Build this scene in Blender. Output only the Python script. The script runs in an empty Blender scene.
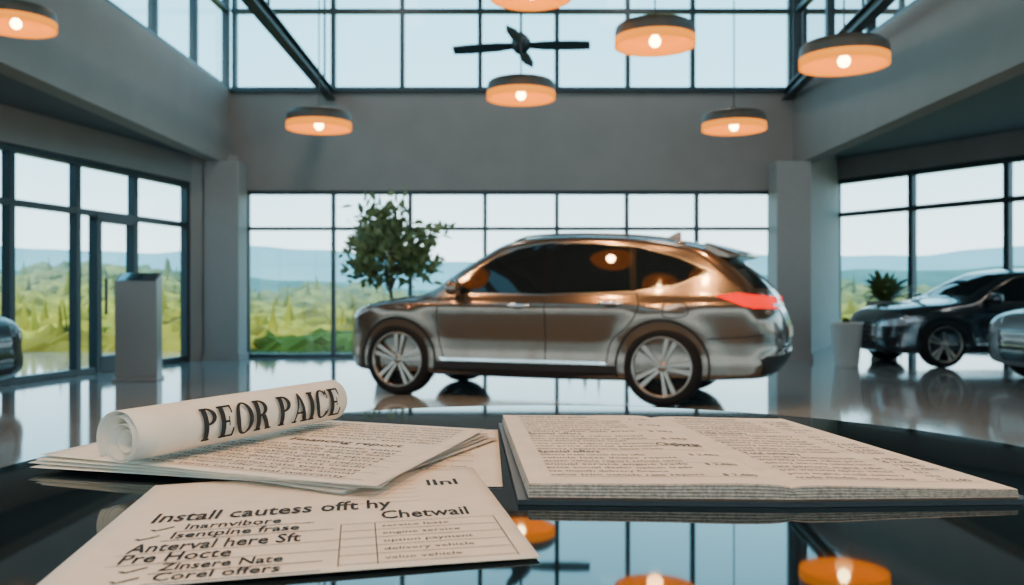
import bpy, bmesh, math, random
import numpy as np
from mathutils import Vector, Matrix
from mathutils.bvhtree import BVHTree
random.seed(7); rng=np.random.RandomState(5)
S=bpy.context.scene; COL=S.collection

# ---------------------------------------------------------------- materials
def mat(name,col,rough=.5,metal=0,coat=0,emis=None,estr=0,var=.06,scale=8,bump=0,spec=.5,haze=None):
    m=bpy.data.materials.new(name); m.use_nodes=True
    nt=m.node_tree; b=nt.nodes['Principled BSDF']
    tc=nt.nodes.new('ShaderNodeTexCoord'); n=nt.nodes.new('ShaderNodeTexNoise')
    n.inputs['Scale'].default_value=scale; n.inputs['Detail'].default_value=4
    nt.links.new(tc.outputs['Object'],n.inputs['Vector'])
    r=nt.nodes.new('ShaderNodeValToRGB')
    r.color_ramp.elements[0].position=.3; r.color_ramp.elements[1].position=.7
    r.color_ramp.elements[0].color=(*[c*(1-var) for c in col],1)
    r.color_ramp.elements[1].color=(*[min(1,c*(1+var)) for c in col],1)
    nt.links.new(n.outputs['Fac'],r.inputs['Fac'])
    if haze:  # aerial perspective painted into the base colour, growing with distance along Y
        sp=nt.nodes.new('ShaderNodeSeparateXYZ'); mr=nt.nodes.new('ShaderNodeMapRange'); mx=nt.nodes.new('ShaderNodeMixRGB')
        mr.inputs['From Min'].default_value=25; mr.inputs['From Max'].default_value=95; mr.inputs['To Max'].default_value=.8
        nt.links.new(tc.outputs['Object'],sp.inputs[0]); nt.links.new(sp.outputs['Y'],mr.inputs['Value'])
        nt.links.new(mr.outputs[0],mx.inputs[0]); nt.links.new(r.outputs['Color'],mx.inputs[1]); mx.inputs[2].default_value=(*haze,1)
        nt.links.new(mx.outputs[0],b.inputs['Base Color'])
    else: nt.links.new(r.outputs['Color'],b.inputs['Base Color'])
    b.inputs['Roughness'].default_value=rough; b.inputs['Metallic'].default_value=metal
    b.inputs['Coat Weight'].default_value=coat; b.inputs['Coat Roughness'].default_value=.04
    b.inputs['Specular IOR Level'].default_value=spec
    if emis: b.inputs['Emission Color'].default_value=(*emis,1); b.inputs['Emission Strength'].default_value=estr
    if bump:
        bp=nt.nodes.new('ShaderNodeBump'); bp.inputs['Strength'].default_value=bump; bp.inputs['Distance'].default_value=.02
        nt.links.new(n.outputs['Fac'],bp.inputs['Height']); nt.links.new(bp.outputs['Normal'],b.inputs['Normal'])
    return m
def glassmat():
    m=bpy.data.materials.new('window_glass'); m.use_nodes=True; nt=m.node_tree
    for n in list(nt.nodes):
        if n.type!='OUTPUT_MATERIAL': nt.nodes.remove(n)
    out=[n for n in nt.nodes if n.type=='OUTPUT_MATERIAL'][0]
    t=nt.nodes.new('ShaderNodeBsdfTransparent'); t.inputs[0].default_value=(.86,.96,.98,1)
    g=nt.nodes.new('ShaderNodeBsdfGlossy'); g.inputs['Roughness'].default_value=.02
    fr=nt.nodes.new('ShaderNodeFresnel'); fr.inputs[0].default_value=1.3
    mx=nt.nodes.new('ShaderNodeMixShader')
    nt.links.new(fr.outputs[0],mx.inputs[0]); nt.links.new(t.outputs[0],mx.inputs[1]); nt.links.new(g.outputs[0],mx.inputs[2])
    nt.links.new(mx.outputs[0],out.inputs[0]); return m
M=dict(
 wall=mat('wall_plaster',(.235,.215,.20),.7,var=.05,scale=2),
 ceil=mat('ceiling_paint',(.11,.12,.13),.8,var=.03,scale=2),
 floor=mat('polished_floor',(.19,.205,.21),.075,var=.09,scale=1.2,spec=.85),
 frame=mat('window_frame',(.03,.045,.055),.4,.2),
 glass=glassmat(),
 steel=mat('dark_steel',(.03,.04,.045),.5,.4),
 column=mat('column_paint',(.27,.255,.245),.6,var=.03),
 table=mat('black_glass',(.004,.008,.011),.03,spec=.5),
 chrome=mat('chrome',(.75,.75,.76),.12,1,var=.02),
 satin=mat('satin_trim',(.28,.25,.22),.25,1,var=.02),
 paper=mat('paper',(.84,.74,.62),.75,var=.05,scale=30),
 paper2=mat('newsprint',(.66,.57,.48),.75,var=.06,scale=60),
 edge=mat('page_edges',(.42,.36,.30),.8,var=.35,scale=300),
 ink=mat('ink',(.010,.009,.009),.7),
 ink2=mat('grey_ink',(.06,.05,.05),.8),
 cover=mat('booklet_cover',(.012,.012,.014),.4),
 tire=mat('tire_rubber',(.007,.007,.008),.8,spec=.2),
 rim=mat('alloy_rim',(.27,.235,.205),.3,.9),
 rimd=mat('rim_pocket',(.006,.006,.007),.7,spec=.2),
 dark=mat('dark_plastic',(.010,.010,.011),.55,spec=.25),
 blackgl=mat('gloss_black',(.006,.007,.008),.12,spec=.5),
 cglass=mat('car_glass',(.006,.009,.011),.03,spec=.38),
 tail=mat('tail_light',(.22,.002,.001),.5,emis=(1,.006,.0),estr=1.7,spec=.05),
 head=mat('head_light',(.20,.22,.25),.12,.4,coat=1,emis=(.8,.9,1),estr=.06),
 suvp=mat('bronze_paint',(.155,.118,.092),.21,.80,coat=.6,var=.04,scale=40),
 sedp=mat('graphite_paint',(.040,.050,.060),.25,.7,coat=1,var=.03),
 whtp=mat('silver_paint',(.20,.23,.25),.3,.5,coat=1,var=.03),
 blkp=mat('black_paint',(.006,.007,.009),.3,0,coat=.15,var=.03,spec=.3),
 shade=mat('pendant_shell',(.10,.075,.055),.45,.2),
 shin=mat('pendant_inside',(.80,.24,.010),.6,emis=(1,.27,.0),estr=1.5),
 bulb=mat('bulb',(1,.8,.5),.4,emis=(1,.72,.28),estr=24),
 panel=mat('fill_panel_glow',(.9,.9,.9),.5,emis=(.92,.97,1),estr=1.2,var=0),  # glowing face of the added fill panels
 pot=mat('white_pot',(.45,.44,.42),.4),
 soil=mat('soil',(.04,.025,.015),.9,bump=.5,scale=60),
 bark=mat('bark',(.12,.08,.05),.85,bump=.4,scale=40),
 leaf=mat('leaf',(.13,.17,.055),.5,var=.4,scale=6),
 kiosk=mat('kiosk_panel',(.15,.16,.165),.35,var=.03),
 screen=mat('kiosk_screen',(.02,.03,.04),.1,coat=1),
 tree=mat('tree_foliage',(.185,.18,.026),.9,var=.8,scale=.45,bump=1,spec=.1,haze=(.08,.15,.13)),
 grass=mat('meadow',(.07,.10,.025),.9,var=.4,scale=.4,spec=.1),
 mtn=mat('haze_tinted_mountain',(.14,.30,.39),.95,var=.10,scale=.02,spec=0),  # atmospheric blue-grey is painted into the base colour
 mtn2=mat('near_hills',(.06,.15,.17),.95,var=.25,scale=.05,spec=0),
)
# ---------------------------------------------------------------- helpers
def link(ob,parent=None):
    COL.objects.link(ob)
    if parent: ob.parent=parent
    return ob
def empty(name,loc=(0,0,0),rz=0):
    e=bpy.data.objects.new(name,None); e.location=loc; e.rotation_euler=(0,0,rz); e.empty_display_size=.1
    COL.objects.link(e); return e
def from_bm(bm,name,mats,parent=None,smooth=False):
    me=bpy.data.meshes.new(name); bm.to_mesh(me); bm.free()
    for m in (mats if isinstance(mats,(list,tuple)) else [mats]): me.materials.append(m)
    if smooth:
        for p in me.polygons: p.use_smooth=True
    return link(bpy.data.objects.new(name,me),parent)
def from_data(v,f,name,mats,parent=None,smooth=False):
    me=bpy.data.meshes.new(name); me.from_pydata([tuple(p) for p in v],[],f); me.update()
    for m in (mats if isinstance(mats,(list,tuple)) else [mats]): me.materials.append(m)
    if smooth:
        for p in me.polygons: p.use_smooth=True
    return link(bpy.data.objects.new(name,me),parent)
def bm_box(bm,c,s,rot=None,mi=0,bev=0):
    r=bmesh.ops.create_cube(bm,size=1)
    mtx=Matrix.Translation(c)@(rot if rot is not None else Matrix())@Matrix.Diagonal((*s,1))
    bmesh.ops.transform(bm,matrix=mtx,verts=r['verts'])
    fs=set(f for v in r['verts'] for f in v.link_faces)
    for f in fs: f.material_index=mi
    if bev:
        es=set(e for v in r['verts'] for e in v.link_edges)
        bmesh.ops.bevel(bm,geom=list(es),offset=bev,segments=2,affect='EDGES',profile=.5)
def bm_seg(bm,p0,p1,z0,z1,th,mi=0):
    d=Vector((p1[0]-p0[0],p1[1]-p0[1],0)); L=d.length
    a=math.atan2(d.y,d.x)
    bm_box(bm,((p0[0]+p1[0])/2,(p0[1]+p1[1])/2,(z0+z1)/2),(L,th,z1-z0),Matrix.Rotation(a,4,'Z'),mi)
def lathe(bm,prof,n=48,axis='Z',c=(0,0,0),mi=0,close=False):
    rings=[]
    for r,h in prof:
        ring=[]
        for i in range(n):
            a=2*math.pi*i/n
            if axis=='Z': p=(c[0]+r*math.cos(a),c[1]+r*math.sin(a),c[2]+h)
            else: p=(c[0]+r*math.cos(a),c[1]+h,c[2]+r*math.sin(a))
            ring.append(bm.verts.new(p))
        rings.append(ring)
    pairs=list(zip(rings[:-1],rings[1:]))
    if close: pairs.append((rings[-1],rings[0]))
    for A,B in pairs:
        for i in range(n):
            f=bm.faces.new((A[i],A[(i+1)%n],B[(i+1)%n],B[i])); f.material_index=mi; f.smooth=True
    return rings
def tube(bm,pts,rads,n=8,mi=0):
    rings=[]
    for k,p in enumerate(pts):
        p=Vector(p); d=(Vector(pts[min(k+1,len(pts)-1)])-Vector(pts[max(k-1,0)])).normalized()
        u=d.orthogonal().normalized(); w=d.cross(u)
        r=rads[k] if isinstance(rads,(list,tuple)) else rads
        rings.append([bm.verts.new(p+r*(math.cos(2*math.pi*i/n)*u+math.sin(2*math.pi*i/n)*w)) for i in range(n)])
    for A,B in zip(rings[:-1],rings[1:]):
        k0=min(range(n),key=lambda k:(B[k].co-A[0].co).length)
        for i in range(n):
            f=bm.faces.new((A[i],A[(i+1)%n],B[(i+1+k0)%n],B[(i+k0)%n])); f.material_index=mi; f.smooth=True
    bm.faces.new(rings[0]).material_index=mi; bm.faces.new(rings[-1]).material_index=mi

# ---------------------------------------------------------------- room shell
def wall(name,segs,m='wall'):
    bm=bmesh.new()
    for p0,p1,z0,z1,th in segs: bm_seg(bm,p0,p1,z0,z1,th)
    return from_bm(bm,name,M[m])
wn=[0]
def window(p0,p1,z0,z1,ts,zs,fw=.07,fd=.10,door=None):
    wn[0]+=1; name='window_%d'%wn[0]
    root=empty(name)
    bm=bmesh.new(); p0=Vector(p0);p1=Vector(p1); d=(p1-p0); L=d.length; a=math.atan2(d.y,d.x); R=Matrix.Rotation(a,4,'Z')
    def at(t): return p0+d*t
    for t in ts:
        q=at(t); bm_box(bm,(q.x,q.y,(z0+z1)/2),(fw,fd,z1-z0),R)
    mid=at(.5)
    for z in [z0+fw/2]+list(zs)+[z1-fw/2]:
        bm_box(bm,(mid.x,mid.y,z),(L,fd*.96,fw*.9),R)
    if door:
        a0,a1,zt=door
        for t in (a0,a1):
            q=at(t); bm_box(bm,(q.x,q.y,zt/2),(.10,fd*1.15,zt),R)
        q=at((a0+a1)/2); bm_box(bm,(q.x,q.y,zt),((a1-a0)*L+.1,fd*1.15,.10),R)
        bm_box(bm,(q.x,q.y,.12),((a1-a0)*L,fd*1.15,.22),R)
        q=at(a0+(a1-a0)*.15); bm_box(bm,(q.x+.08,q.y-.02,1.05),(.03,.03,.5),R)
    from_bm(bm,name+'_frame',M['frame'],root)
    v=[(p0.x,p0.y,z0),(p1.x,p1.y,z0),(p1.x,p1.y,z1),(p0.x,p0.y,z1)]
    from_data(v,[(0,1,2,3)],name+'_pane',M['glass'],root)
BY=15.2
AX=4.75
fl=from_data([(-12,-5,0),(16,-5,0),(16,21.5,0),(-12,21.5,0)],[(0,1,2,3)],'floor',M['floor'])
wall('wall_back',[((-AX-.1,BY+.1),(-4.5,BY+.1),0,2.84,.25),((4.4,BY+.1),(AX+.1,BY+.1),0,2.84,.25),
                  ((-AX-.2,BY+.1),(AX+.2,BY+.1),2.82,4.50,.25),((-AX-.2,BY+.1),(AX+.2,BY+.1),6.75,7.0,.25)])
X=lambda px:(px-512)*BY/900
def ts(pxs,x0,x1): return [(X(p)-x0)/(x1-x0) for p in pxs]
window((-4.5,BY+.05),(4.4,BY+.05),0,2.82,ts([247,333,410,485,557,627,697,771],-4.5,4.4),[2.18],.065)
window((-AX,BY+.05),(AX,BY+.05),4.5,6.75,ts([234,333,402,480,557,628,693,791],-AX,AX),[5.86],.075,.12)
trim=bmesh.new(); bm_box(trim,(0,BY-.05,4.50),(2*AX,.10,.06)); from_bm(trim,'trim_1',M['frame'])
for s,nm in ((-1,'left'),(1,'right')):
    wall('wall_atrium_'+nm,[((s*(AX+.12),-4.9),(s*(AX+.12),BY+.1),3.24,4.50,.25),((s*(AX+.12),-4.9),(s*(AX+.12),BY+.1),6.75,7.0,.25)])
    window((s*(AX+.08),-4.9),(s*(AX+.08),BY),4.5,6.75,[i/13 for i in range(14)],[5.86],.075,.12)
L0=Vector((-6.14,10.15)); L1=Vector((-5.24,14.5))
def lt(y): return (y-L0.y)/(L1.y-L0.y)
wall('wall_left',[(L0,L1,2.87,3.4,.2),(L1,(-4.7,15.25),0,3.4,.2),(L0,(-11.8,10.15),0,3.4,.2),((-11.8,10.15),(-11.8,-5),2.9,3.4,.2)])
window(L0,L1,0,2.87,[0.01,lt(10.75),lt(11.9),lt(13.12),.99],[2.18],.09,.12,door=(lt(12.3),lt(13.1),2.12))
window((-11.8,-5),(-11.8,10.1),0,2.9,[i/10 for i in range(11)],[2.18],.08,.12)
R0=Vector((7.21,20.1)); R1=Vector((13.57,9.0))
wall('wall_right',[(R0,R1,3.6,4.1,.2),((AX,BY+.1),R0,0,4.1,.2),(R1,(15.5,9),0,4.1,.2),((15.5,9),(15.5,-5),3.6,4.1,.2)])
window(R0,R1,0,3.6,[0.005,.153,.31,.46,.61,.76,.995],[2.82],.11,.14)
window((15.5,9),(15.5,-5),0,3.6,[i/8 for i in range(9)],[2.82],.1,.14)
wall('wall_front',[((-12,-5),(-4.9,-5),2.9,3.5,.2),((4.9,-5),(15.5,-5),2.9,4.1,.2),((-4.9,-5),(4.9,-5),3.2,7,.2)])
window((-12,-5),(-4.9,-5),0,2.9,[i/5 for i in range(6)],[2.18],.08,.12)  # unseen glazing behind the camera, added to let sky light in
window((-4.9,-5),(4.9,-5),0,3.2,[i/7 for i in range(8)],[2.18],.08,.12)
window((4.9,-5),(15.5,-5),0,2.9,[i/7 for i in range(8)],[2.18],.08,.12)
def slab(name,pts,z,th,m):
    bm=bmesh.new(); a=[bm.verts.new((x,y,z)) for x,y in pts]; f=bm.faces.new(a)
    r=bmesh.ops.extrude_face_region(bm,geom=[f]); bmesh.ops.translate(bm,verts=[g for g in r['geom'] if isinstance(g,bmesh.types.BMVert)],vec=(0,0,th))
    bmesh.ops.recalc_face_normals(bm,faces=bm.faces); return from_bm(bm,name,M[m])
slab('ceiling',[(-AX-.3,-5),(AX+.3,-5),(AX+.3,BY+.3),(-AX-.3,BY+.3)],7.0,.2,'ceil')
slab('ceiling_left',[(-AX-.0,-5),(-AX-.0,BY+.2),(-5.3,14.6),(-6.2,10.2),(-12,10.2),(-12,-5)],3.3,.2,'ceil')
slab('ceiling_right',[(AX+.25,-5),(15.6,-5),(15.6,9.1),(13.7,9.1),(7.3,20.3),(AX+.25,BY+.2)],4.05,.2,'ceil')
def add_fill_panel(x,y,z,sx,sy,power):  # unseen overhead fill, added to brighten the room and papers
    r=empty('added_fill_panel',(x,y,z)); bm=bmesh.new()
    bm_box(bm,(0,0,-.03),(sx+.06,sy+.06,.06),bev=.008); from_bm(bm,'housing',M['column'],r)
    bm=bmesh.new(); bm_box(bm,(0,0,-.062),(sx,sy,.006)); from_bm(bm,'diffuser',M['panel'],r)
    l=bpy.data.lights.new('fill_area','AREA'); l.shape='RECTANGLE'; l.size=sx; l.size_y=sy; l.energy=power; l.color=(1,.95,.88)
    o=bpy.data.objects.new('fill_area',l); o.location=(0,0,-.075); link(o,r)
for y in (.5,12.0):
    for x in (-2.2,2.2): add_fill_panel(x,y,7,.6,2.4,65)
add_fill_panel(8.5,11,4.05,.6,2.4,30)
for cx in (-4.72,4.58):
    bm=bmesh.new(); bm_box(bm,(cx,14.85,1.62),(.56,.5,3.24),bev=.015); bm_box(bm,(cx,14.85,.05),(.6,.54,.1))
    from_bm(bm,'column',M['column'])
for a,b in (((-3.05,BY,4.42),(-2.78,3,4.42)),((4.62,BY,4.42),(3.6,3,4.42))):
    bm=bmesh.new(); a=Vector(a);b=Vector(b); d=b-a; R=Matrix.Rotation(math.atan2(d.y,d.x),4,'Z'); c=(a+b)/2
    for dz,w,h in ((.07,.15,.02),(-.07,.15,.02),(0,.03,.14)): bm_box(bm,(c.x,c.y,c.z+dz),(d.length,w,h),R)
    for t in (.05,.35,.65,.95):
        p=a+d*t; bm_box(bm,(p.x,p.y,(7+4.5)/2),(.03,.03,2.5))
    from_bm(bm,'steel_beam',M['steel'])
def fan(loc,rz,R=.92):
    root=empty('ceiling_fan',loc,rz); bm=bmesh.new()
    lathe(bm,[(0,-.14),(.07,-.13),(.13,-.06),(.13,.04),(.08,.10),(.03,.14),(.018,.16),(.018,7-loc[2]-.08),(.07,7-loc[2]-.06),(.07,7-loc[2])],24)
    for k in range(4):
        Rm=Matrix.Rotation(k*math.pi/2,4,'Z')
        v=[]
        for x,w in ((.12,.03),(.22,.05),(.3,.075),(R*.75,.09),(R,.06)):
            z=-.02-.03*x
            v.append([bm.verts.new(Rm@Vector((x,sg*w,z-sg*.03*(1 if k in(0,3) else -1)))) for sg in (-1,1)])
        for a,b in zip(v[:-1],v[1:]): bm.faces.new((a[0],b[0],b[1],a[1]))
    o=from_bm(bm,'fan_body',M['steel'],root); sm=o.modifiers.new('s','SOLIDIFY'); sm.thickness=.025
fan((.12,12,4.42),math.radians(-8))

# ---------------------------------------------------------------- pendants
def pendant(x,y,z,r,e=100):
    root=empty('pendant_lamp',(x,y,z)); bm=bmesh.new()
    h=r*.56
    prof=[(r,0),(r*1.0,h*.66),(r*.97,h*.86),(r*.90,h*.96),(r*.82,h),(r*.15,h*1.04),(r*.12,h*1.3),(0.006,h*1.32),(0.006,7-z)]
    lathe(bm,prof,48); from_bm(bm,'shell',M['shade'],root,True)
    bm=bmesh.new(); lathe(bm,[(r*1.004,h*.38),(r*1.006,.0),(r*.955,.004),(r*.93,h*.5),(r*.80,h*.72),(r*.3,h*.76),(0.001,h*.76)],48)
    from_bm(bm,'reflector',M['shin'],root,True)
    bm=bmesh.new(); bmesh.ops.create_uvsphere(bm,u_segments=20,v_segments=12,radius=r*.14)
    bmesh.ops.translate(bm,verts=bm.verts,vec=(0,0,h*.22)); 
    lathe(bm,[(r*.08,h*.4),(r*.08,h*.76)],16)
    from_bm(bm,'light_bulb',M['bulb'],root,True)
    l=bpy.data.lights.new('lamp_light','SPOT'); l.energy=e; l.color=(1,.54,.21); l.spot_size=math.radians(150); l.spot_blend=.6; l.shadow_soft_size=.06
    lo=bpy.data.objects.new('lamp_light',l); lo.location=(0,0,-.03); link(lo,root)
for (px,py,w) in ((319,129,64),(521,99,68),(734,130,63),(655,46,80),(844,66,86),(16,28,74),(531,-2,82)):
    d=540/w; pendant((px-512)*d/900,d,1.1+(292-py)*d/900,.3)
pendant(.75,.9,2.9,.3,85); pendant(-.75,-.4,3.0,.3,85)  # two extra lamps added out of view to light the papers

# ---------------------------------------------------------------- CARS
def catmull(P,n=8):
    P=[np.array(p,float) for p in P]; out=[]
    for i in range(len(P)-1):
        p0=P[max(i-1,0)];p1=P[i];p2=P[i+1];p3=P[min(i+2,len(P)-1)]
        for k in range(n):
            t=k/n; out.append(.5*((2*p1)+(-p0+p2)*t+(2*p0-5*p1+4*p2-p3)*t*t+(-p0+3*p1-3*p2+p3)*t**3))
    out.append(P[-1]); return np.array(out)
def resample(C,n):
    s=np.r_[0,np.cumsum(np.hypot(*np.diff(C,axis=0).T))]; t=np.linspace(0,s[-1],n)
    return np.c_[np.interp(t,s,C[:,0]),np.interp(t,s,C[:,1])]
def wheel(parent,x,y,z,R,side,idx,spk=5):
    w=empty('wheel_%d'%idx,(x,y,z)); w.parent=parent
    w.rotation_euler=(0,.35+idx*.5,0) if side>0 else (0,.3,math.pi)
    bm=bmesh.new(); t=.12
    ri=R*.745
    lathe(bm,[(ri,-t),(ri+.02,-t-.0),(R-.05,-t-.005),(R-.015,-t+.02),(R,-t+.05),(R,t-.05),(R-.015,t-.02),(R-.05,t+.005),(ri+.02,t),(ri,t-.01)],64,'Y',mi=0,close=True)
    lathe(bm,[(ri+.006,t-.0),(ri-.006,t+.005),(ri-.014,t-.012),(ri-.020,t-.04)],64,'Y',mi=1)
    lathe(bm,[(ri-.020,t-.04),(ri-.03,-t)],64,'Y',mi=2)
    lathe(bm,[(ri-.028,.02),(.02,.02)],48,'Y',mi=2)
    lathe(bm,[(R*.42,.03),(R*.42,.04),(.05,.04)],48,'Y',mi=3)
    lathe(bm,[(.06,.05),(.056,.085),(.045,.10),(.001,.102)],32,'Y',mi=1)
    for k in range(spk):
        for s in (-1,1):
            a=2*math.pi*k/spk
            def P(r,off,yy):
                ca,sa=math.cos(a),math.sin(a)
                return Vector((r*ca-off*sa,yy,r*sa+off*ca))
            secs=[(.04,s*.014,.016,.096),(.13,s*.024,.018,.100),(ri-.012,s*.044,.028,.104)]
            rings=[]
            for r,o,hw,yy in secs:
                rings.append([bm.verts.new(P(r,o-hw,yy-.035)),bm.verts.new(P(r,o-hw*.8,yy)),bm.verts.new(P(r,o+hw*.8,yy)),bm.verts.new(P(r,o+hw,yy-.035))])
            for A,B in zip(rings[:-1],rings[1:]):
                for i in range(4):
                    f=bm.faces.new((A[i],A[(i+1)%4],B[(i+1)%4],B[i])); f.material_index=1
            bm.faces.new(rings[-1]).material_index=1
    bmesh.ops.recalc_face_normals(bm,faces=bm.faces)
    from_bm(bm,'tire_and_rim',[M['tire'],M['rim'],M['rimd'],M['steel']],w)
def build_car(name,cfg,loc,rz):
    root=empty(name,loc,rz); paint=M[cfg['paint']]
    top=resample(catmull(cfg['top']),200); bot=resample(catmull(cfg['bot']),200)
    sil=np.vstack([top,bot[::-1]])
    def rad(C,isb):
        t=np.gradient(C,axis=0); t/=np.maximum(np.linalg.norm(t,axis=1),1e-9)[:,None]
        nx=np.abs(t[:,1]); r=.10+.24*nx**2.2
        if isb: r=.07+.25*nx**2
        k=np.ones(9)/9; rp=np.pad(r,4,'edge'); return np.convolve(rp,k,'valid')
    rs=np.r_[rad(top,False),rad(bot,True)[::-1]]
    vz,vw=zip(*cfg['vert']); px_,pw_=zip(*cfg['plan'])
    zz=np.linspace(min(vz),max(vz),200); ww=np.interp(zz,vz,vw); ww=np.convolve(np.pad(ww,3,'edge'),np.ones(7)/7,'valid')
    xx=np.linspace(min(px_),max(px_),200); pp=np.interp(xx,px_,pw_); pp=np.convolve(np.pad(pp,12,'edge'),np.ones(25)/25,'valid')
    def W(x,z):
        x=np.atleast_1d(np.asarray(x,float)); z=np.atleast_1d(np.asarray(z,float)); out=np.empty(len(x))
        for i in range(0,len(x),2000):
            dx=x[i:i+2000,None]-sil[None,:,0]; dz=z[i:i+2000,None]-sil[None,:,1]
            t=np.clip((np.hypot(dx,dz)/rs[None]).min(1),0,1)
            out[i:i+2000]=(1-(1-t)**2.5)**(1/2.5)
        base=np.interp(z,zz,ww)*np.interp(x,xx,pp)
        for wx in (cfg['wf'],cfg['wr']):
            dd=np.hypot(x-wx,z-cfg['R']); base=base+.024*np.exp(-((dd-cfg['R']-.07)/.11)**2)*(z<.95)
        return out*base
    N=200; K=100; u=np.linspace(0,1,K); q=np.where(u<.5,.5*(2*u)**2.2,1-.5*(2*(1-u))**2.2)
    G=top[:,None,:]*(1-q)[None,:,None]+bot[:,None,:]*q[None,:,None]
    Y=W(G[...,0].ravel(),G[...,1].ravel()).reshape(N,K); Y[:,0]=0;Y[:,-1]=0;Y[0,:]=0;Y[-1,:]=0
    bm=bmesh.new()
    for s in (1,-1):
        vs=[[bm.verts.new((G[i,k,0],s*Y[i,k],G[i,k,1])) for k in range(K)] for i in range(N)]
        for i in range(N-1):
            for k in range(K-1):
                f=(vs[i][k],vs[i+1][k],vs[i+1][k+1],vs[i][k+1])
                bm.faces.new(f if s<0 else f[::-1])
    bmesh.ops.remove_doubles(bm,verts=bm.verts,dist=.0001)
    bmesh.ops.dissolve_degenerate(bm,dist=.00005,edges=bm.edges)
    bmesh.ops.recalc_face_normals(bm,faces=bm.faces)
    bvh=BVHTree.FromBMesh(bm)
    for f in bm.faces: f.smooth=True
    body=from_bm(bm,'body',[paint,M['dark']],root)
    cb=bmesh.new()
    for wx in (cfg['wf'],cfg['wr']):
        for s in (-1,1):
            r=bmesh.ops.create_cone(cb,cap_ends=True,segments=64,radius1=cfg['R']+.055,radius2=cfg['R']+.055,depth=.6)
            bmesh.ops.transform(cb,matrix=Matrix.Translation((wx,s*.92,cfg['R']))@Matrix.Rotation(math.pi/2,4,'X'),verts=r['verts'])
    for f in cb.faces: f.material_index=1
    cut=from_bm(cb,'cutter',[paint,M['dark']])
    md=body.modifiers.new('b','BOOLEAN'); md.operation='DIFFERENCE'; md.object=cut; md.solver='EXACT'
    dg=bpy.context.evaluated_depsgraph_get(); dg.update()
    nm=bpy.data.meshes.new_from_object(body.evaluated_get(dg)); body.modifiers.clear(); body.data=nm
    bpy.data.objects.remove(cut)
    def decal(pn,poly,how,off,m,step=.05,thick=0):
        bm=bmesh.new(); pts=[bm.verts.new((p[0],0,p[1])) for p in poly]
        bm.faces.new(pts)
        a=np.array(poly)
        for ax in (0,1):
            lo,hi=a[:,ax].min(),a[:,ax].max(); n=int((hi-lo)/step)
            for i in range(1,n+1):
                c=lo+(hi-lo)*i/(n+1); co=(c,0,0) if ax==0 else (0,0,c); no=(1,0,0) if ax==0 else (0,0,1)
                bmesh.ops.bisect_plane(bm,geom=bm.verts[:]+bm.edges[:]+bm.faces[:],plane_co=co,plane_no=no)
        if how in ('L','R'):
            s=1 if how=='L' else -1
            bm.verts.ensure_lookup_table()
            ys=W([v.co.x for v in bm.verts],[v.co.z for v in bm.verts])
            for v,y in zip(bm.verts,ys): v.co.y=s*(y+off)
            inn=Vector((0,-s,0))
        else:
            d=1 if how=='rear' else -1
            for v in bm.verts:
                y,z=v.co.x,v.co.z
                h=bvh.ray_cast(Vector((-d*4,y,z)),Vector((d,0,0)))
                x=h[0].x if h[0] else -d*2
                v.co=Vector((x-d*off,y,z))
            inn=Vector((d,0,0))
        if thick:
            be=[e for e in bm.edges if e.is_boundary]
            r=bmesh.ops.extrude_edge_only(bm,edges=be)
            bmesh.ops.translate(bm,verts=[g for g in r['geom'] if isinstance(g,bmesh.types.BMVert)],vec=inn*thick)
        return from_bm(bm,pn,M[m] if isinstance(m,str) else m,root,not thick)
    def strip(pts,w):
        P=[Vector(p) for p in pts]; A=[];B=[]
        for i,p in enumerate(P):
            d=(P[min(i+1,len(P)-1)]-P[max(i-1,0)]).normalized(); n=Vector((-d.y,d.x))*w/2
            A.append(tuple(p+n)); B.append(tuple(p-n))
        return A+B[::-1]
    def grow(poly,g):
        c=np.array(poly,float); n=len(c); out=[]
        area=sum(c[i][0]*c[(i+1)%n][1]-c[(i+1)%n][0]*c[i][1] for i in range(n)); sg=1 if area>0 else -1
        for i in range(n):
            a=c[i]-c[i-1]; b=c[(i+1)%n]-c[i]; a/=np.linalg.norm(a); b/=np.linalg.norm(b)
            na=np.array((a[1],-a[0]))*sg; nb=np.array((b[1],-b[0]))*sg
            m_=(na+nb); m_/=max(np.linalg.norm(m_),.3); k=min(1/max(m_@na,.4),2)
            out.append(tuple(c[i]+m_*g*k))
        return out
    for s in ('L','R'):
        sg=1 if s=='L' else -1
        decal('window_chrome',grow(cfg['dlo'],.014),s,.003,'satin')
        decal('window_surround',cfg['dlo'],s,.005,'blackgl')
        for g in cfg['glass']: decal('side_glass',g,s,.008,'cglass')
        for l in cfg['seams']: decal('door_seam',strip(catmull(l,4).tolist(),.012),s,.0015,'dark')
        zc=cfg['zc']; R=cfg['R']
        for wx in (cfg['wf'],cfg['wr']):
            arc=lambda r,a0=-.25:[(wx+r*math.cos(t),R+r*math.sin(t)) for t in np.linspace(a0,math.pi-a0,40)]
            decal('arch_trim',arc(R+.052)+arc(R+.052+cfg['arch'])[::-1],s,.010,'dark',.08,.03)
        xa=cfg['wr']+R+.06; xb=cfg['wf']-R-.06
        decal('sill_cladding',[(xa,zc-.14),(xb,zc-.14),(xb,zc),(xa,zc)],s,.014,'dark',.08,.03)
        decal('sill_chrome',[(xa+.1,zc+.01),(xb-.08,zc+.01),(xb-.05,zc+.04),(xa+.12,zc+.04)],s,.008,'chrome',.08,.01)
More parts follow.
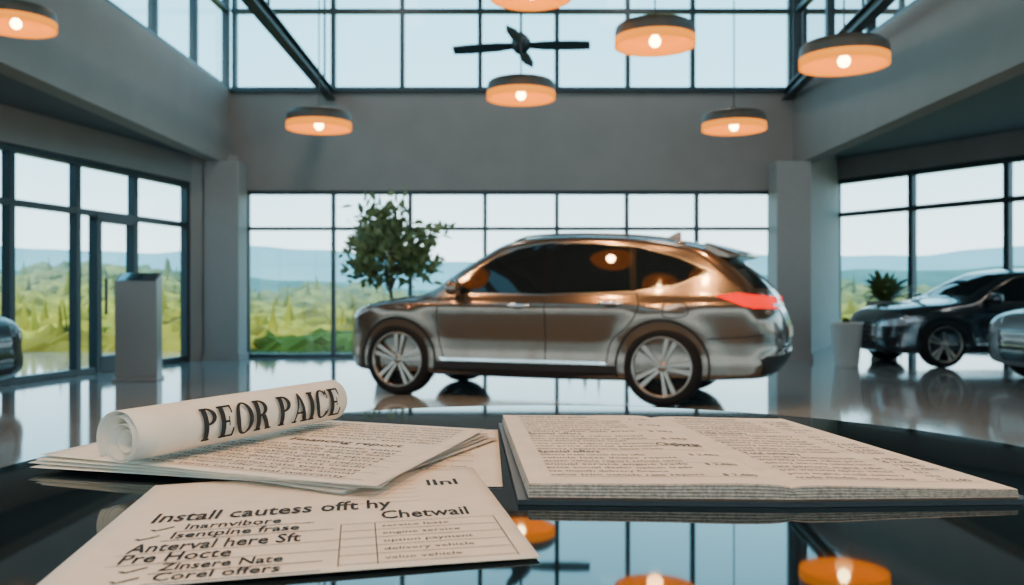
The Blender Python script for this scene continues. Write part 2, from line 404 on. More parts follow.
        for hx,hz in cfg['handles']:
            y=float(W(hx,hz)[0]); bm=bmesh.new()
            bmesh.ops.create_uvsphere(bm,u_segments=16,v_segments=10,radius=1)
            bmesh.ops.transform(bm,matrix=Matrix.Translation((hx,sg*(y+.022),hz))@Matrix.Diagonal((.125,.018,.022,1)),verts=bm.verts)
            from_bm(bm,'door_handle',M['chrome'],root,True)
            decal('handle_recess',[(hx+.07*math.cos(t),hz-.005+.035*math.sin(t)) for t in np.linspace(0,2*math.pi,16,endpoint=False)],s,.002,'dark')
        mx,mz=cfg['mirror']; y=float(W(mx,mz)[0]); bm=bmesh.new()
        bm_box(bm,(mx,sg*(y+.15),mz+.03),(.13,.22,.15),mi=0,bev=.05)
        bm_box(bm,(mx+.01,sg*(y+.04),mz-.04),(.06,.14,.035),mi=1,bev=.01)
        from_bm(bm,'side_mirror',[paint,M['dark']],root,True)
        decal('tail_lamp_side',cfg['tail'],s,.006,'tail',.03)
        hm=cfg.get('headm','head')
        decal('head_lamp_side',cfg['head'],s,.006,hm,.03)
        ty0,ty1,tz0,tz1=cfg['tailr']
        decal('tail_lamp_rear',[(sg*ty0,tz0),(sg*ty1,tz0),(sg*ty1,tz1),(sg*ty0,tz1)],'rear',.006,'tail',.04)
        hy0,hy1,hz0,hz1=cfg['headf']
        decal('head_lamp_front',[(sg*hy0,hz0),(sg*hy1,hz0+.03),(sg*hy1,hz1),(sg*hy0,hz1-.03)],'front',.006,hm,.04)
        decal('air_intake',[(sg*.55,.3),(sg*.72,.33),(sg*.74,.46),(sg*.6,.44)],'front',.006,'dark',.05)
        if cfg.get('rails'):
            bm=bmesh.new(); pts=[]
            for x in np.linspace(*cfg['rails'],24):
                h=bvh.ray_cast(Vector((x,sg*.60,3)),Vector((0,0,-1))); e=min(1,(min(abs(x-cfg['rails'][0]),abs(x-cfg['rails'][1])))/.12)
                pts.append((x,sg*.60,h[0].z+.026*e))
            tube(bm,pts,.012,8); from_bm(bm,'roof_rail',M['satin'],root,True)
    g0,g1,gz0,gz1=cfg['grille']
    decal('grille',[(-g1,gz0),(g1,gz0),(g0,gz1),(-g0,gz1)],'front',.008,'blackgl',.05)
    for z in np.linspace(gz0+.04,gz1-.03,5): decal('grille_bar',strip([(-g0*.95,z),(g0*.95,z)],.010),'front',.014,cfg.get('barm','satin'),.08)
    rw=cfg['rearwin']; decal('rear_glass',[(-rw[1],rw[2]),(rw[1],rw[2]),(rw[0],rw[3]),(-rw[0],rw[3])],'rear',.006,'cglass',.05)
    ww_=cfg['wind']; decal('windshield',[(-ww_[1],ww_[2]),(ww_[1],ww_[2]),(ww_[0],ww_[3]),(-ww_[0],ww_[3])],'front',.006,'cglass',.04)
    decal('rear_valance',[(-.74,.27),(.74,.27),(.80,.50),(-.80,.50)],'rear',.008,'dark',.06)
    decal('number_plate',[(-.26,.66),(.26,.66),(.26,.77),(-.26,.77)],'rear',.012,'paper',.1)
    decal('tailgate_bar',strip([(-.5,cfg['tailr'][2]+.03),(.5,cfg['tailr'][2]+.03)],.03),'rear',.008,'satin',.1)
    decal('hatch_seam',strip([(-.6,.58),(.6,.58)],.008),'rear',.002,'dark',.1)
    if cfg.get('spoiler'):
        x0,x1,z0,z1=cfg['spoiler']; bm=bmesh.new()
        sec=[(x0,z0+.012),(x1,z1+.0),(x1-.005,z1-.03),(x0-.05,z0-.09)]
        cols=[]
        for y in np.linspace(-.60,.60,13):
            k=1-(abs(y)/.60)**4*.45; dz=-.03*(y/.60)**2
            cols.append([bm.verts.new((x0+(x-x0)*k,y,z+dz)) for x,z in sec])
        for A,B in zip(cols[:-1],cols[1:]):
            for i in range(4): bm.faces.new((A[i],A[(i+1)%4],B[(i+1)%4],B[i]))
        bm.faces.new(cols[0]); bm.faces.new(cols[-1]); bmesh.ops.recalc_face_normals(bm,faces=bm.faces)
        from_bm(bm,'spoiler',[paint],root)
        bm=bmesh.new(); xf=-1.35; h=bvh.ray_cast(Vector((xf,0,3)),Vector((0,0,-1)))[0].z
        a=[bm.verts.new(p) for p in ((xf+.1,0.012,h-.01),(xf-.1,.012,h-.01),(xf-.1,0,h+.07),(xf-.06,0,h+.075),(xf-.1,-.012,h-.01),(xf+.1,-.012,h-.01))]
        bm.faces.new((a[0],a[1],a[2],a[3])); bm.faces.new((a[5],a[4],a[2],a[3])); bm.faces.new((a[1],a[4],a[2])); 
        from_bm(bm,'antenna_fin',[paint],root)
    i=1
    for wx in (cfg['wf'],cfg['wr']):
        for s in (1,-1): wheel(root,wx,s*(cfg['wy']-.12),cfg['R'],cfg['R'],s,i); i+=1
    return root
SUV=dict(paint='suvp',R=.385,wf=1.425,wr=-1.425,wy=.93,zc=.38,arch=.022,
 top=[(-2.54,.60),(-2.54,.74),(-2.50,.90),(-2.45,.99),(-2.42,1.08),(-2.34,1.19),(-2.17,1.34),(-1.98,1.48),(-1.76,1.585),(-1.3,1.67),(-.7,1.715),(-.10,1.715),(.28,1.66),(.58,1.525),(.90,1.32),(1.12,1.165),(1.27,1.10),(1.6,1.06),(1.90,1.00),(2.10,.91),(2.20,.78),(2.24,.62)],
 bot=[(-2.54,.60),(-2.53,.46),(-2.42,.31),(-2.2,.25),(-1,.2),(0,.19),(1,.2),(1.93,.22),(2.14,.3),(2.23,.46),(2.24,.62)],
 vert=[(.18,.86),(.3,.895),(.42,.90),(.50,.895),(.62,.902),(.76,.925),(.90,.945),(.96,.945),(1.0,.935),(1.05,.895),(1.12,.868),(1.3,.80),(1.5,.72),(1.7,.66)],
 plan=[(-2.6,.86),(-1.9,.96),(-1.2,1),(1.1,1),(1.8,.955),(2.3,.83)],
 dlo=[(.84,1.095),(-.25,1.085),(-1.15,1.115),(-1.50,1.16),(-1.86,1.29),(-1.80,1.33),(-1.55,1.44),(-1.15,1.55),(-.7,1.60),(-.2,1.605),(.12,1.555),(.40,1.445),(.62,1.30)],
 glass=[[(.78,1.11),(-.19,1.10),(-.19,1.59),(.11,1.54),(.38,1.43),(.60,1.285)],
        [(-.29,1.10),(-1.10,1.13),(-1.06,1.55),(-.7,1.585),(-.29,1.59)],
        [(-1.17,1.135),(-1.50,1.18),(-1.81,1.295),(-1.55,1.42),(-1.13,1.535)]],
 seams=[[(.90,1.09),(.95,.9),(.93,.6),(.88,.42)],[(-.24,1.08),(-.25,.8),(-.24,.42)],[(-1.17,1.1),(-1.2,.95),(-1.10,.78),(-.93,.62),(-.88,.42)],[(.88,.42),(0,.415),(-.88,.42)],
        [(1.15,1.08),(1.6,1.0),(2.0,.93)],[(-1.45,1.0),(-1.65,.99),(-1.66,.88),(-1.45,.87),(-1.45,1.0)],[(-1.85,.66),(-2.2,.68),(-2.45,.72)]],
 handles=[(.03,.97),(-.93,1.0)],mirror=(.72,1.12),
 tail=[(-1.92,1.07),(-2.20,.965),(-2.46,.94),(-2.44,1.06),(-2.12,1.10)],tailr=(.40,.84,.95,1.05),
 head=[(2.18,.80),(1.96,.83),(1.76,.92),(1.92,.95),(2.14,.91)],headf=(.45,.78,.77,.89),
 grille=(.40,.36,.42,.82),rearwin=(.56,.68,1.15,1.47),wind=(.58,.70,1.19,1.60),rails=(.2,-1.6),spoiler=(-1.78,-2.20,1.60,1.50))
SED=dict(paint='sedp',R=.345,wf=1.42,wr=-1.42,wy=.90,zc=.32,arch=.012,
 top=[(-2.36,.6),(-2.38,.78),(-2.33,.95),(-2.2,1.02),(-1.9,1.07),(-1.5,1.17),(-1.0,1.35),(-.5,1.45),(-.05,1.46),(.3,1.40),(.68,1.22),(1.0,1.05),(1.2,.99),(1.6,.94),(1.95,.86),(2.12,.76),(2.2,.65),(2.22,.52)],
 bot=[(-2.36,.6),(-2.35,.42),(-2.25,.27),(-2,.2),(-1,.17),(0,.16),(1,.17),(1.9,.18),(2.14,.24),(2.22,.36),(2.22,.52)],
 vert=[(.15,.85),(.3,.89),(.5,.905),(.7,.93),(.82,.925),(.90,.90),(.98,.86),(1.2,.74),(1.45,.62)],
 plan=[(-2.4,.88),(-1.9,.96),(-1.2,1),(1.1,1),(1.8,.94),(2.3,.80)],
 dlo=[(.86,.965),(-.3,.965),(-1.2,1.01),(-1.55,1.08),(-1.1,1.25),(-.6,1.345),(-.05,1.36),(.25,1.30),(.6,1.14)],
 glass=[[(.8,.975),(-.25,.975),(-.25,1.34),(-.05,1.345),(.23,1.285),(.57,1.13)],[(-.33,.98),(-1.15,1.02),(-1.1,1.23),(-.6,1.33),(-.33,1.34)]],
 seams=[[(.92,.93),(.95,.7),(.88,.35)],[(-.29,.95),(-.29,.35)],[(-1.15,.95),(-1.1,.75),(-.9,.5),(-.88,.35)],[(1.2,.93),(1.7,.84),(2.0,.76)]],
 handles=[(-.1,.84),(-1.0,.86)],mirror=(.72,.98),
 tail=[(-1.95,.93),(-2.3,.80),(-2.34,.9),(-2.1,.97)],tailr=(.42,.82,.84,.92),
 head=[(2.16,.60),(1.95,.63),(1.72,.74),(1.9,.76),(2.12,.70)],headf=(.45,.78,.60,.70),
 grille=(.38,.30,.28,.64),rearwin=(.50,.62,1.10,1.38),wind=(.52,.64,1.06,1.38))
suv=build_car('suv_car',SUV,(.429,9.984,0),math.atan2(.358,-.934))
build_car('sedan_car',SED,(7.62,14.1,0),math.atan2(-.1,-.99))
build_car('sedan_car',dict(SED,paint='whtp'),(8.22,11.0,0),math.atan2(-.12,-.99))
build_car('sedan_car',dict(SED,paint='blkp',headm='blackgl',barm='dark'),(-7.28,8.85,0),0)

# ---------------------------------------------------------------- kiosk
k=empty('information_kiosk',(-4.69,11.3,0),math.radians(8)); bm=bmesh.new()
bm_box(bm,(0,0,.02),(.54,.40,.04),bev=.01)
prof=[(-.10,.04),(.16,.04),(.14,1.35),(-.14,1.24)]
A=[bm.verts.new((-.25,y,z)) for y,z in prof]; B=[bm.verts.new((.25,y,z)) for y,z in prof]
bm.faces.new(A); bm.faces.new(B[::-1])
for i in range(4): bm.faces.new((A[i],B[i],B[(i+1)%4],A[(i+1)%4]))
bmesh.ops.recalc_face_normals(bm,faces=bm.faces)
from_bm(bm,'kiosk_body',M['kiosk'],k)
from_data([(-.22,-.125,1.250),(.22,-.125,1.250),(.22,.12,1.346),(-.22,.12,1.346)],[(0,1,2,3)],'touch_screen',M['screen'],k)

# ---------------------------------------------------------------- potted plants
def leaf_geo(V,F,p,d,up,L,w):
    d=d.normalized(); s=d.cross(up); s=s.normalized() if s.length>.01 else Vector((1,0,0)); n=s.cross(d)
    b=len(V)
    for t,ww,dr in ((0,.05,0),(.3,.9,.02),(.6,.85,-.03),(1,.03,-.22)):
        c=p+d*L*t+n*L*dr
        V.append(c-s*w*ww*.5); V.append(c+s*w*ww*.5)
    for i in range(3): F.append((b+2*i,b+2*i+1,b+2*i+3,b+2*i+2))
def potbm(bm,r,h):
    lathe(bm,[(0.001,0),(r*.72,0),(r*.76,.02),(r,h-.04),(r*1.04,h-.03),(r*1.04,h),(r*.94,h),(r*.92,h-.05)],40)
    lathe(bm,[(r*.93,h-.05),(.001,h-.04)],40,mi=1)
def potted_tree(loc,hc,rc,n=650,seed=1):
    random.seed(seed); root=empty('potted_tree',loc); bm=bmesh.new(); potbm(bm,.26,.5); from_bm(bm,'pot',[M['pot'],M['soil']],root)
    bm=bmesh.new(); V=[];F=[]
    trunk=[(0,0,.4),(.02,.01,.8),(-.02,.0,1.15),(0.02,.02,1.45)]
    tube(bm,trunk,[.035,.03,.026,.02],10)
    nb=34
    for i in range(nb):
        a=random.random()*6.28; e=random.uniform(-.6,1.35); st=Vector(trunk[2 if random.random()<.4 else 3])*1.0; st.z+=random.uniform(-.1,.05)
        rr=rc*random.uniform(.75,1.08)
        end=Vector((math.cos(a)*math.cos(e)*rr,math.sin(a)*math.cos(e)*rr,hc+math.sin(e)*rr*.9-.08))
        mid=(st+end)/2+Vector((0,0,.08)); tube(bm,[st,mid,end],[.012,.009,.004],6)
        for j in range(n//nb):
            t=random.uniform(.4,1.05); p=st.lerp(end,t)+Vector([random.gauss(0,.09) for _ in range(3)])
            d=(end-st).normalized()+Vector([random.gauss(0,.8) for _ in range(3)])
            up=Vector([random.gauss(0,.5) for _ in range(3)])+Vector((0,-.6,.6))
            leaf_geo(V,F,p,d,up,random.uniform(.12,.2),random.uniform(.06,.10))
    from_bm(bm,'trunk',M['bark'],root,True); from_data(V,F,'leaves',M['leaf'],root)
potted_tree((-1.75,13.1,0),1.87,.68,1100,3)
def potted_palm(name,loc,n,L,potr,poth,w=.035):
    root=empty(name,loc); bm=bmesh.new(); potbm(bm,potr,poth); from_bm(bm,'pot',[M['pot'],M['soil']],root)
    V=[];F=[]
    for i in range(n):
        a=random.random()*6.28; e=random.uniform(.5,1.4); l=L*random.uniform(.7,1); p=Vector((0,0,poth-.05)); 
        d=Vector((math.cos(a)*math.cos(e),math.sin(a)*math.cos(e),math.sin(e))); s=Vector((-math.sin(a),math.cos(a),0))
        b=len(V); m=7
        for k_ in range(m):
            t=k_/(m-1); q=p+d*l*t+Vector((0,0,-.45*l*t*t)); ww=w*(math.sin(math.pi*min(1,t*.85+.12)))
            V.append(q-s*ww); V.append(q+s*ww)
        for k_ in range(m-1): F.append((b+2*k_,b+2*k_+1,b+2*k_+3,b+2*k_+2))
    from_data(V,F,'fronds',M['leaf'],root)
potted_palm('potted_plant',(4.98,13.4,0),26,.26,.23,.66)
potted_palm('potted_palm',(6.45,15.6,0),70,1.15,.28,.95,.06)

# ---------------------------------------------------------------- table
TZ=.92
tb=empty('round_table',(.05,.856,0)); bm=bmesh.new()
rr_=lathe(bm,[(.40,TZ-.022),(.575,TZ-.022),(.583,TZ-.018),(.585,TZ-.008),(.5835,TZ-.002),(.5795,TZ)],160)
bm.faces.new(rr_[-1]).smooth=False; bm.faces.new(rr_[0][::-1]).smooth=False
bmesh.ops.recalc_face_normals(bm,faces=bm.faces)
o=from_bm(bm,'tabletop',M['table'],tb)
bm=bmesh.new(); lathe(bm,[(.579,TZ-.030),(.588,TZ-.028),(.5895,TZ-.020),(.588,TZ-.012),(.5852,TZ-.010),(.5852,TZ-.024)],160)
from_bm(bm,'rim',M['chrome'],tb)
bm=bmesh.new(); lathe(bm,[(.001,TZ-.023),(.16,TZ-.024),(.15,TZ-.04),(.05,TZ-.06),(.045,.12),(.06,.05),(.30,.03),(.32,.0),(.001,0)],64)
from_bm(bm,'pedestal',M['steel'],tb)

# ---------------------------------------------------------------- paper & text
_c={}
def glyphs(s,size,bold=0.):
    key=(s,size,bold)
    if key in _c: return _c[key]
    cu=bpy.data.curves.new('t','FONT'); cu.body=s; cu.size=size; cu.resolution_u=2; cu.offset=bold*size
    ob=bpy.data.objects.new('t',cu); COL.objects.link(ob)
    dg=bpy.context.evaluated_depsgraph_get(); dg.update()
    me=bpy.data.meshes.new_from_object(ob.evaluated_get(dg))
    r=([(v.co.x,v.co.y) for v in me.vertices],[tuple(p.vertices) for p in me.polygons])
    bpy.data.objects.remove(ob); bpy.data.meshes.remove(me); _c[key]=r; return r
class Ink:
    def __init__(s,mapf): s.V=[];s.F=[];s.m=mapf
    def text(s,t,x,y,size,bold=0.,xmax=9,fit=False):
        v,f=glyphs(t,size,bold); b=len(s.V)
        mx=max([p[0] for p in v]+[1e-6]); sc=(xmax-x)/mx if fit else (min(1,(xmax-x)/mx) if xmax<9 else 1)
        s.V+=[s.m(x+p[0]*sc,y-p[1]) for p in v]; s.F+=[tuple(i+b for i in q) for q in f]
    def bar(s,x0,y0,x1,y1):
        n=max(1,int((x1-x0)/.02)); 
        for i in range(n):
            a=x0+(x1-x0)*i/n; c=x0+(x1-x0)*(i+1)/n; b=len(s.V)
            s.V+=[s.m(a,y0),s.m(c,y0),s.m(c,y1),s.m(a,y1)]; s.F.append((b,b+1,b+2,b+3))
    def poly(s,pts):
        b=len(s.V); s.V+=[s.m(*p) for p in pts]; s.F.append(tuple(range(b,b+len(pts))))
    def tick(s,x,y,h):
        s.poly([(x,y-h*.45),(x+.003,y-h*.5),(x+.005,y-h*.2),(x+.005,y)]); s.poly([(x+.0045,y),(x+.005,y-h*.25),(x+.016,y-h),(x+.0165,y-h*.8)])
    def out(s,parent,name='printing',m='ink'): return from_data(s.V,s.F,name,M[m],parent)
def quadmap(q,Wd,Hd,zf,dz=0):
    TL,TR,BR,BL=[Vector((*p,0)) for p in q]
    def f(x,y):
        a=x/Wd;b=y/Hd; p=TL.lerp(TR,a).lerp(BL.lerp(BR,a),b); p.z=zf(a,b)+dz; return p
    return f
WORDS='service price vehicle option cost finance lease term total payment dealer rate model trim engine seat warranty offer month credit value trade report annual sale tax delivery'.split()
def line(n): return ' '.join(random.choice(WORDS) for _ in range(n))
def sheet(name,q,Wd,Hd,zf,m='paper',th=.0004,nx=24,ny=24):
    f=quadmap(q,Wd,Hd,zf); V=[];F=[]
    for j in range(ny+1):
        for i in range(nx+1): V.append(f(Wd*i/nx,Hd*j/ny))
    for j in range(ny):
        for i in range(nx): a=j*(nx+1)+i; F.append((a,a+nx+1,a+nx+2,a+1))
    root=empty(name); o=from_data(V,F,'sheet',M[m],root,True)
    md=o.modifiers.new('s','SOLIDIFY'); md.thickness=th; md.offset=-1
    return root
q=[(-.26,1.19),(-.0187,1.174),(-.0086,.831),(-.25,.84)]
z=lambda a,b:TZ+.0010
r=sheet('paper_document',q,.245,.345,z); I=Ink(quadmap(q,.245,.345,z,.0004))
for i in range(20): I.text(line(6),.03,.03+i*.015,.011,0,.225)
I.out(r,m='ink2')
q=[(-.329,.830),(-.040,.915),(.019,.604),(-.286,.526)]
z=lambda a,b:TZ+.0022+.001*math.sin(a*3)
r=sheet('printed_form',q,.305,.31,z); I=Ink(quadmap(q,.305,.31,z,.0005))
I.text('Install cautess offt hy',.030,.150,.042,.016,.215,True)
I.text('lInl',.250,.075,.034,.014,.280,True)
def row(t,x0,x1,y,s,tk=True,und=True):
    I.text(t,x0,y,s,.014,x1,True)
    if tk: I.tick(x0-.024,y,s*.5)
    if und: I.bar(x0-.004,y+.005,x1+.025,y+.0062)
row('Inarnvibore',.060,.130,.178,.024)
row('Isentpine frase',.055,.145,.202,.024)
I.text('Chetwail',.205,.186,.036,.016,.275,True)
row('Anterval here Sft',.035,.148,.234,.032,False,False)
row('Pre Hocte',.035,.105,.259,.030,False,False)
y=.281
for t,x1 in (('Zinsere Nate',.14),('Corel offers',.14)):
    row(t,.065,x1,y,.023); y+=.021
for k_ in range(6): I.bar(.175,.196+k_*.0205,.292,.1968+k_*.0205)
for k_ in range(2): I.bar(.030,.2385+k_*.0245,.175,.2393+k_*.0245)
for k_ in range(6): I.bar(.175,.052+k_*.016,.24,.0526+k_*.016)
for xx in (.175,.200,.292): I.bar(xx,.196,xx+.0007,.302)
for i in range(5): I.text(line(2),.205,.210+i*.0205,.010,0,.27)
I.out(r)
base=[(-.396,1.235),(-.033,1.10),(-.116,.770),(-.479,.915)]
cx=sum(p[0] for p in base)/4; cy=sum(p[1] for p in base)/4
def rotq(q,a,dx,dy,s=1):
    c,s_=math.cos(a),math.sin(a)
    return [(cx+dx+s*((x-cx)*c-(y-cy)*s_),cy+dy+s*((x-cx)*s_+(y-cy)*c)) for x,y in q]
angs=[(-.16,.012,.026),(.12,-.022,.006),(-.13,.004,.016),(.085,-.024,.006),(-.09,.004,.012),(.05,-.014,.0),(-.05,.0,.006),(0,0,0)]
st=empty('paper_stack')
for i,(a,dx,dy) in enumerate(angs):
    qq=rotq(base,a,dx,dy,1 if i==len(angs)-1 else .965); zz_=TZ+.0040+i*.0013
    z=(lambda zz_,i: lambda a,b: zz_+.0025*i/8*((1-a)*b)+.0045*(i/8)*max(0,a-.75)*4*b*b*.4)(zz_,i)
    rr=sheet('sheet_%d'%i,qq,.38,.37,z,'paper' if i%2 else 'paper2'); rr.parent=st
I=Ink(quadmap(base,.38,.37,z,.0006))
for i in range(7): I.text(line(5),.16,.03+i*.018,.014,0,.36,True)
I.text('Financing report',.19,.172,.026,.008,.33,True)
for i in range(10): 
    I.text(line(5+i%3),.10,.20+i*.0165,.013,0,.34,True)
    if i%2: I.bar(.06,.204+i*.0165,.36,.2048+i*.0165)
I.out(rr,m='ink2')
bk=empty('open_booklet')
def pg(q,right):
    def zf(a,b):
        s=a if right else 1-a
        t=.0150-.0050*s if right else .0160-.001*s
        return TZ+.001+t+.0006*math.sin(min(1,s*2.2)*math.pi)-.0022*math.exp(-s*26)
    n=28; f=quadmap(q,.2,.42,zf); V=[];F=[]
    for j in range(n+1):
        for i in range(n+1): V.append(f(.2*i/n,.42*j/n))
    for j in range(n):
        for i in range(n): a=j*(n+1)+i; F.append((a,a+n+1,a+n+2,a+1))
    from_data(V,F,'page',M['paper'],bk,True)
    ring=[(i,0) for i in range(n+1)]+[(n,j) for j in range(1,n+1)]+[(i,n) for i in range(n-1,-1,-1)]+[(0,j) for j in range(n-1,0,-1)]
    V=[];F=[];m=len(ring); LY=9
    for l in range(LY+1):
        for (i,j) in ring:
            p=f(.2*i/n,.42*j/n); c=f(.1,.21); t=l/LY; out=1+.005*(l%2)+.006*t
            V.append(Vector((c.x+(p.x-c.x)*out,c.y+(p.y-c.y)*out,p.z*(1-t)+(TZ+.0045)*t)))
    for l in range(LY):
        for i in range(m): F.append((l*m+i,l*m+(i+1)%m,(l+1)*m+(i+1)%m,(l+1)*m+i))
    from_data(V,F,'page_block',M['edge'],bk)
    return quadmap(q,.2,.42,zf,.0005)
ql=[(-.012,1.205),(.182,1.19),(.236,.765),(.015,.774)]; qr=[(.182,1.19),(.362,1.205),(.434,.774),(.236,.765)]
ml=pg(ql,False); mr=pg(qr,True)
V=[(-.018,1.213,TZ+.0045),(.370,1.213,TZ+.0045),(.444,.763,TZ+.0045),(.236,.752,TZ+.0045),(.005,.762,TZ+.0045)]
o=from_data(V,[(0,4,3,2,1)],'cover',M['cover'],bk); md=o.modifiers.new('s','SOLIDIFY'); md.thickness=.0042
I=Ink(ml)
I.text('Vehicle price guide',.02,.025,.020,.006,.11,True)
y=.045
for i in range(22):
    if i in (7,14): I.text('Special offers',.02,y+.002,.018,.008,.08,True); y+=.018; continue
    I.text(line(4+i%2),.02,y,.012,0,.145 if i%5 else .12,True)
    if i%3==0: I.text(random.choice(['$ 2,480','12,540','$ 984']),.16,y,.012,.004,.188,True)
    if i%4==1: I.bar(.018,y+.004,.185,y+.0047)
    y+=.0162
I.text('Chtlorst',.145,.235,.026,.012,.19,True)
I.out(bk,m='ink2')
I0=Ink(mr)
I0.text('Reg Options Buyer',.03,.025,.018,.006,.12,True)
y=.045
for i in range(22):
    if i%8==6: I0.text('Total summary',.02,y+.001,.018,.008,.08,True)
    else: 
        I0.text(line(4),.02,y,.012,0,.13,True); I0.text(random.choice(['$ 2,480','12,540','$ 984','n/a']),.15,y,.012,0,.185)
    if i%3==0: I0.bar(.015,y+.004,.188,y+.0047)
    y+=.0165
I0.out(bk,m='ink2')
# rolled newspaper
A=Vector((-.370,.842,0)); B=Vector((-.228,1.14,0)); ax=(B-A).normalized(); LN=(B-A).length
RR=.0275; side=Vector((ax.y,-ax.x,0)); c0=Vector((A.x,A.y,TZ+.0166+RR))
rp=empty('rolled_newspaper'); V=[];F=[]; n=200; turns=3.7
def spir(t):
    th=-2.4-t*turns*2*math.pi; r=RR*(1-.72*t**1.15)-.0016*math.sin(th*1.5+1)*t*(1-t)*4
    return th,r
mseg=10
for j in range(mseg+1):
    for i in range(n+1):
        th,r=spir(i/n); s=j/mseg; inset=.012*(i/n)+.004*(i/n)*math.sin(i/n*9)
        if j in (0,): s_=inset
        elif j==mseg: s_=LN-inset
        else: s_=LN*s
        V.append(c0+ax*s_+side*(r*math.cos(th)-.15*(RR-r))+Vector((0,0,1))*(r*math.sin(th)-.0004-.25*(RR-r)))
for j in range(mseg):
    for i in range(n): a=j*(n+1)+i; F.append((a,a+1,a+n+2,a+n+1))
o=from_data(V,F,'paper_roll',M['paper'],rp,True); md=o.modifiers.new('s','SOLIDIFY'); md.thickness=.0006
def rect(x0,y0,x1,y1): return [(x0,y0),(x1,y0),(x1,y1),(x0,y1)]
def ringp(cx_,cy_,rx,ry,tx,ty,a0,a1,n=20):
    out=[]
    for i in range(n):
        a=a0+(a1-a0)*i/n; b=a0+(a1-a0)*(i+1)/n
        P=lambda t,o:(cx_+(rx-(0 if o else tx))*math.cos(t),cy_+(ry-(0 if o else ty))*math.sin(t))
        out.append([P(a,1),P(b,1),P(b,0),P(a,0)])
    return out
T=.07
def stem(x,w=.20): return [rect(x,0,x+w,1),rect(x-.06,0,x+w+.06,T),rect(x-.06,1-T,x+w+.06,1)]
pi=math.pi
GL={'P':(.68,stem(.07)+ringp(.25,.73,.38,.27,.18,.07,-pi/2,pi/2)+[rect(.2,.46,.27,.53),rect(.2,.93,.27,1)]),
 'R':(.80,stem(.07)+ringp(.25,.73,.38,.27,.18,.07,-pi/2,pi/2)+[rect(.2,.46,.27,.53),rect(.2,.93,.27,1),[(.30,.5),(.50,.5),(.74,.05),(.53,.05)],rect(.52,0,.82,T)]),
 'E':(.68,stem(.07)+[rect(.2,0,.60,T),rect(.2,1-T,.58,1),rect(.2,.46,.42,.53),[(.52,0),(.62,0),(.64,.28),(.57,.28)],[(.50,1),(.60,1),(.60,.73),(.54,.73)],rect(.40,.36,.45,.64)]),
 'O':(.82,ringp(.40,.5,.39,.52,.19,.07,0,2*pi,36)),
 'C':(.74,ringp(.39,.5,.38,.52,.19,.07,.7,2*pi-.6,32)+[rect(.62,.66,.69,.98),[(.62,.13),(.67,.13),(.70,.3),(.64,.3)]]),
 'A':(.82,[[(.36,1.02),(.46,1.02),(.76,.03),(.55,.03)],[(.36,1.02),(.41,.86),(.16,.03),(.08,.03)],rect(.2,.30,.58,.37),rect(0,0,.26,T),rect(.46,0,.84,T)]),
 'I':(.36,stem(.08)),' ':(.30,[])}
bm=bmesh.new(); xcur=0
HS=.0335
for ch in 'PEOR PAICE':
    w,ps=GL[ch]
    for p in ps: bm.faces.new([bm.verts.new((xcur+x,y,0)) for x,y in p])
    xcur+=w+.03
for i in range(-1,24):
    bmesh.ops.bisect_plane(bm,geom=bm.verts[:]+bm.edges[:]+bm.faces[:],plane_co=(0,i/20,0),plane_no=(0,1,0))
tw=LN-.080-.018; sc=tw/xcur
for v in bm.verts:
    s_=.080+v.co.x*sc; th=math.radians(6)+(v.co.y-.5)*HS/RR; rr_=RR+.0010
    v.co=c0+ax*s_+side*(rr_*math.cos(th))+Vector((0,0,1))*(rr_*math.sin(th)-.0004)
from_bm(bm,'headline_print',M['ink'],rp)

# ---------------------------------------------------------------- outside
from_data([(-150,15.6,-.35),(150,15.6,-.35),(150,400,-.35),(-150,400,-.35),(-150,-20,-.35),(-12.2,-20,-.35),(-12.2,15.6,-.35),(150,-20,-.35),(15.8,-20,-.35),(15.8,15.6,-.35)],
 [(0,1,2,3),(4,5,6,0),(8,7,1,9)],'meadow_ground',M['grass'])
tmp=bmesh.new(); bmesh.ops.create_icosphere(tmp,subdivisions=2,radius=1)
bv=np.array([v.co[:] for v in tmp.verts]); bf=np.array([[v.index for v in f.verts] for f in tmp.faces]); tmp.free()
VV=[];FF=[];off=0
for i in range(3400):
    d=15.2+80*rng.rand()**1.8; x=rng.uniform(-.76,.72)*d
    t=(d-15)/80
    if x/d>.28 and d<22: continue
    yt=352-62*t**.42+rng.uniform(-5,6)
    if x/d<-.30: yt-=20*t**.3*min(1,(-.30-x/d)/.08)+5*rng.rand()
    if x/d>.33: yt-=8*t
    yt-=6*math.sin(x/d*23)*t
    zt=1.1+(292-yt)*d/900; r=rng.uniform(.35,.8)*(.55+d/42)
    con=rng.rand()<.08
    nn=1+.13*rng.randn(len(bv))
    v=bv*nn[:,None]*np.array([r,r,r*(.8 if not con else 1.9)]); 
    if con: v[:,:2]*=(.45-.4*bv[:,2])[:,None]
    v+=np.array([x,d+1.9,zt-r*(.8 if not con else 1.2)])
    VV.append(v);FF.append(bf+off);off+=len(bv)
VV=np.vstack(VV);FF=np.vstack(FF)
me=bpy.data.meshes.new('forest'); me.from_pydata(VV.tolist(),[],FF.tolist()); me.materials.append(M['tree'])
link(bpy.data.objects.new('forest',me))
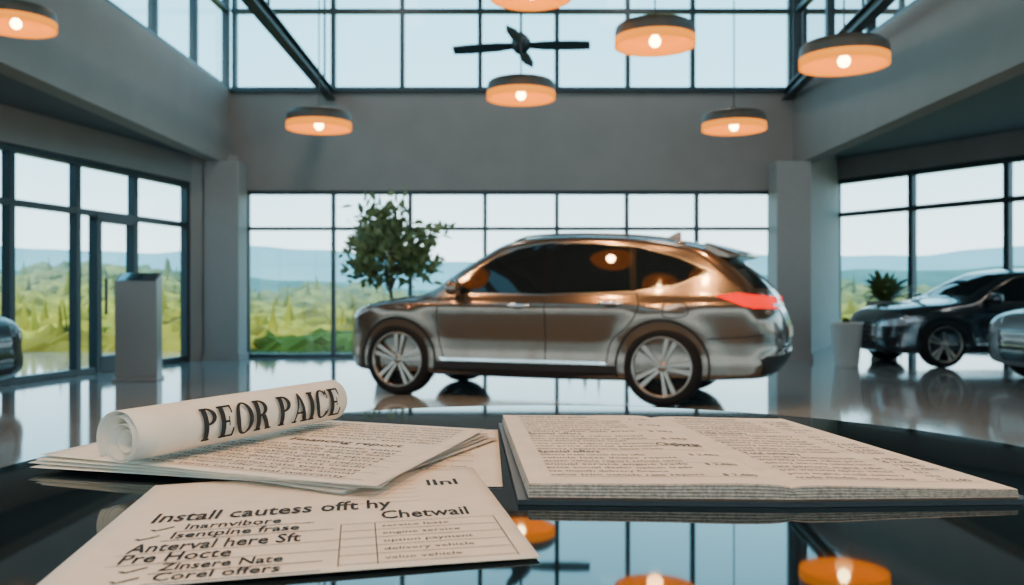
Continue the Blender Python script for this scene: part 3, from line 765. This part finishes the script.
def ridge(name,d,yfun,m,seed):
    rg=np.random.RandomState(seed); ph=rg.rand(6)*6; V=[];F=[]; n=160
    for i in range(n+1):
        s=-1+2*i/n; x=s*d*.95
        h=yfun(s)+sum(rg_*math.sin(s*k*7+ph[j]) for j,(k,rg_) in enumerate(((.8,5),(1.7,3.5),(3.1,2),(6,1),(11,.5))))
        z=1.1+h*d/900; V+=[(x,d*.8,-1),(x,d*.9,z*.55),(x,d,z)]
    for i in range(n):
        for k_ in range(2): a=3*i+k_; F.append((a,a+3,a+4,a+1))
    from_data(V,F,name,M[m],None,True)
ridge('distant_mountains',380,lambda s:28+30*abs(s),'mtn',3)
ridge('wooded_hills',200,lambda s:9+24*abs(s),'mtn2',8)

# ---------------------------------------------------------------- world + sun
w=bpy.data.worlds.new('sky'); S.world=w; w.use_nodes=True; nt=w.node_tree; bg=nt.nodes['Background']
tc=nt.nodes.new('ShaderNodeTexCoord'); sp=nt.nodes.new('ShaderNodeSeparateXYZ'); rp_=nt.nodes.new('ShaderNodeValToRGB')
cl=nt.nodes.new('ShaderNodeTexNoise'); cl.inputs['Scale'].default_value=3; cl.inputs['Detail'].default_value=4
mm=nt.nodes.new('ShaderNodeMath'); mm.operation='MULTIPLY_ADD'; mm.inputs[1].default_value=.12
nt.links.new(tc.outputs['Generated'],sp.inputs[0]); nt.links.new(tc.outputs['Generated'],cl.inputs['Vector'])
nt.links.new(cl.outputs['Fac'],mm.inputs[0]); nt.links.new(sp.outputs['Z'],mm.inputs[2])
e=rp_.color_ramp.elements; e[0].position=.06; e[0].color=(.90,.98,1,1); e[1].position=.6; e[1].color=(.14,.46,.66,1)
x_=rp_.color_ramp.elements.new(.26); x_.color=(.36,.74,.90,1)
nt.links.new(mm.outputs[0],rp_.inputs[0]); nt.links.new(rp_.outputs[0],bg.inputs['Color']); bg.inputs['Strength'].default_value=4.0
sun=bpy.data.lights.new('sun','SUN'); sun.energy=9; sun.angle=math.radians(2); sun.color=(1,.86,.55)
so=bpy.data.objects.new('sun',sun); link(so); so.rotation_euler=(math.radians(32),0,math.radians(-10))

# ---------------------------------------------------------------- camera
cam=bpy.data.cameras.new('camera'); co=bpy.data.objects.new('camera',cam); link(co)
co.location=(0,0,1.1); co.rotation_euler=(math.radians(90),0,0); cam.lens=36*900/1024; cam.clip_end=2000; cam.clip_start=.02
cam.dof.use_dof=True; cam.dof.focus_distance=.95; cam.dof.aperture_fstop=8.5
S.camera=co
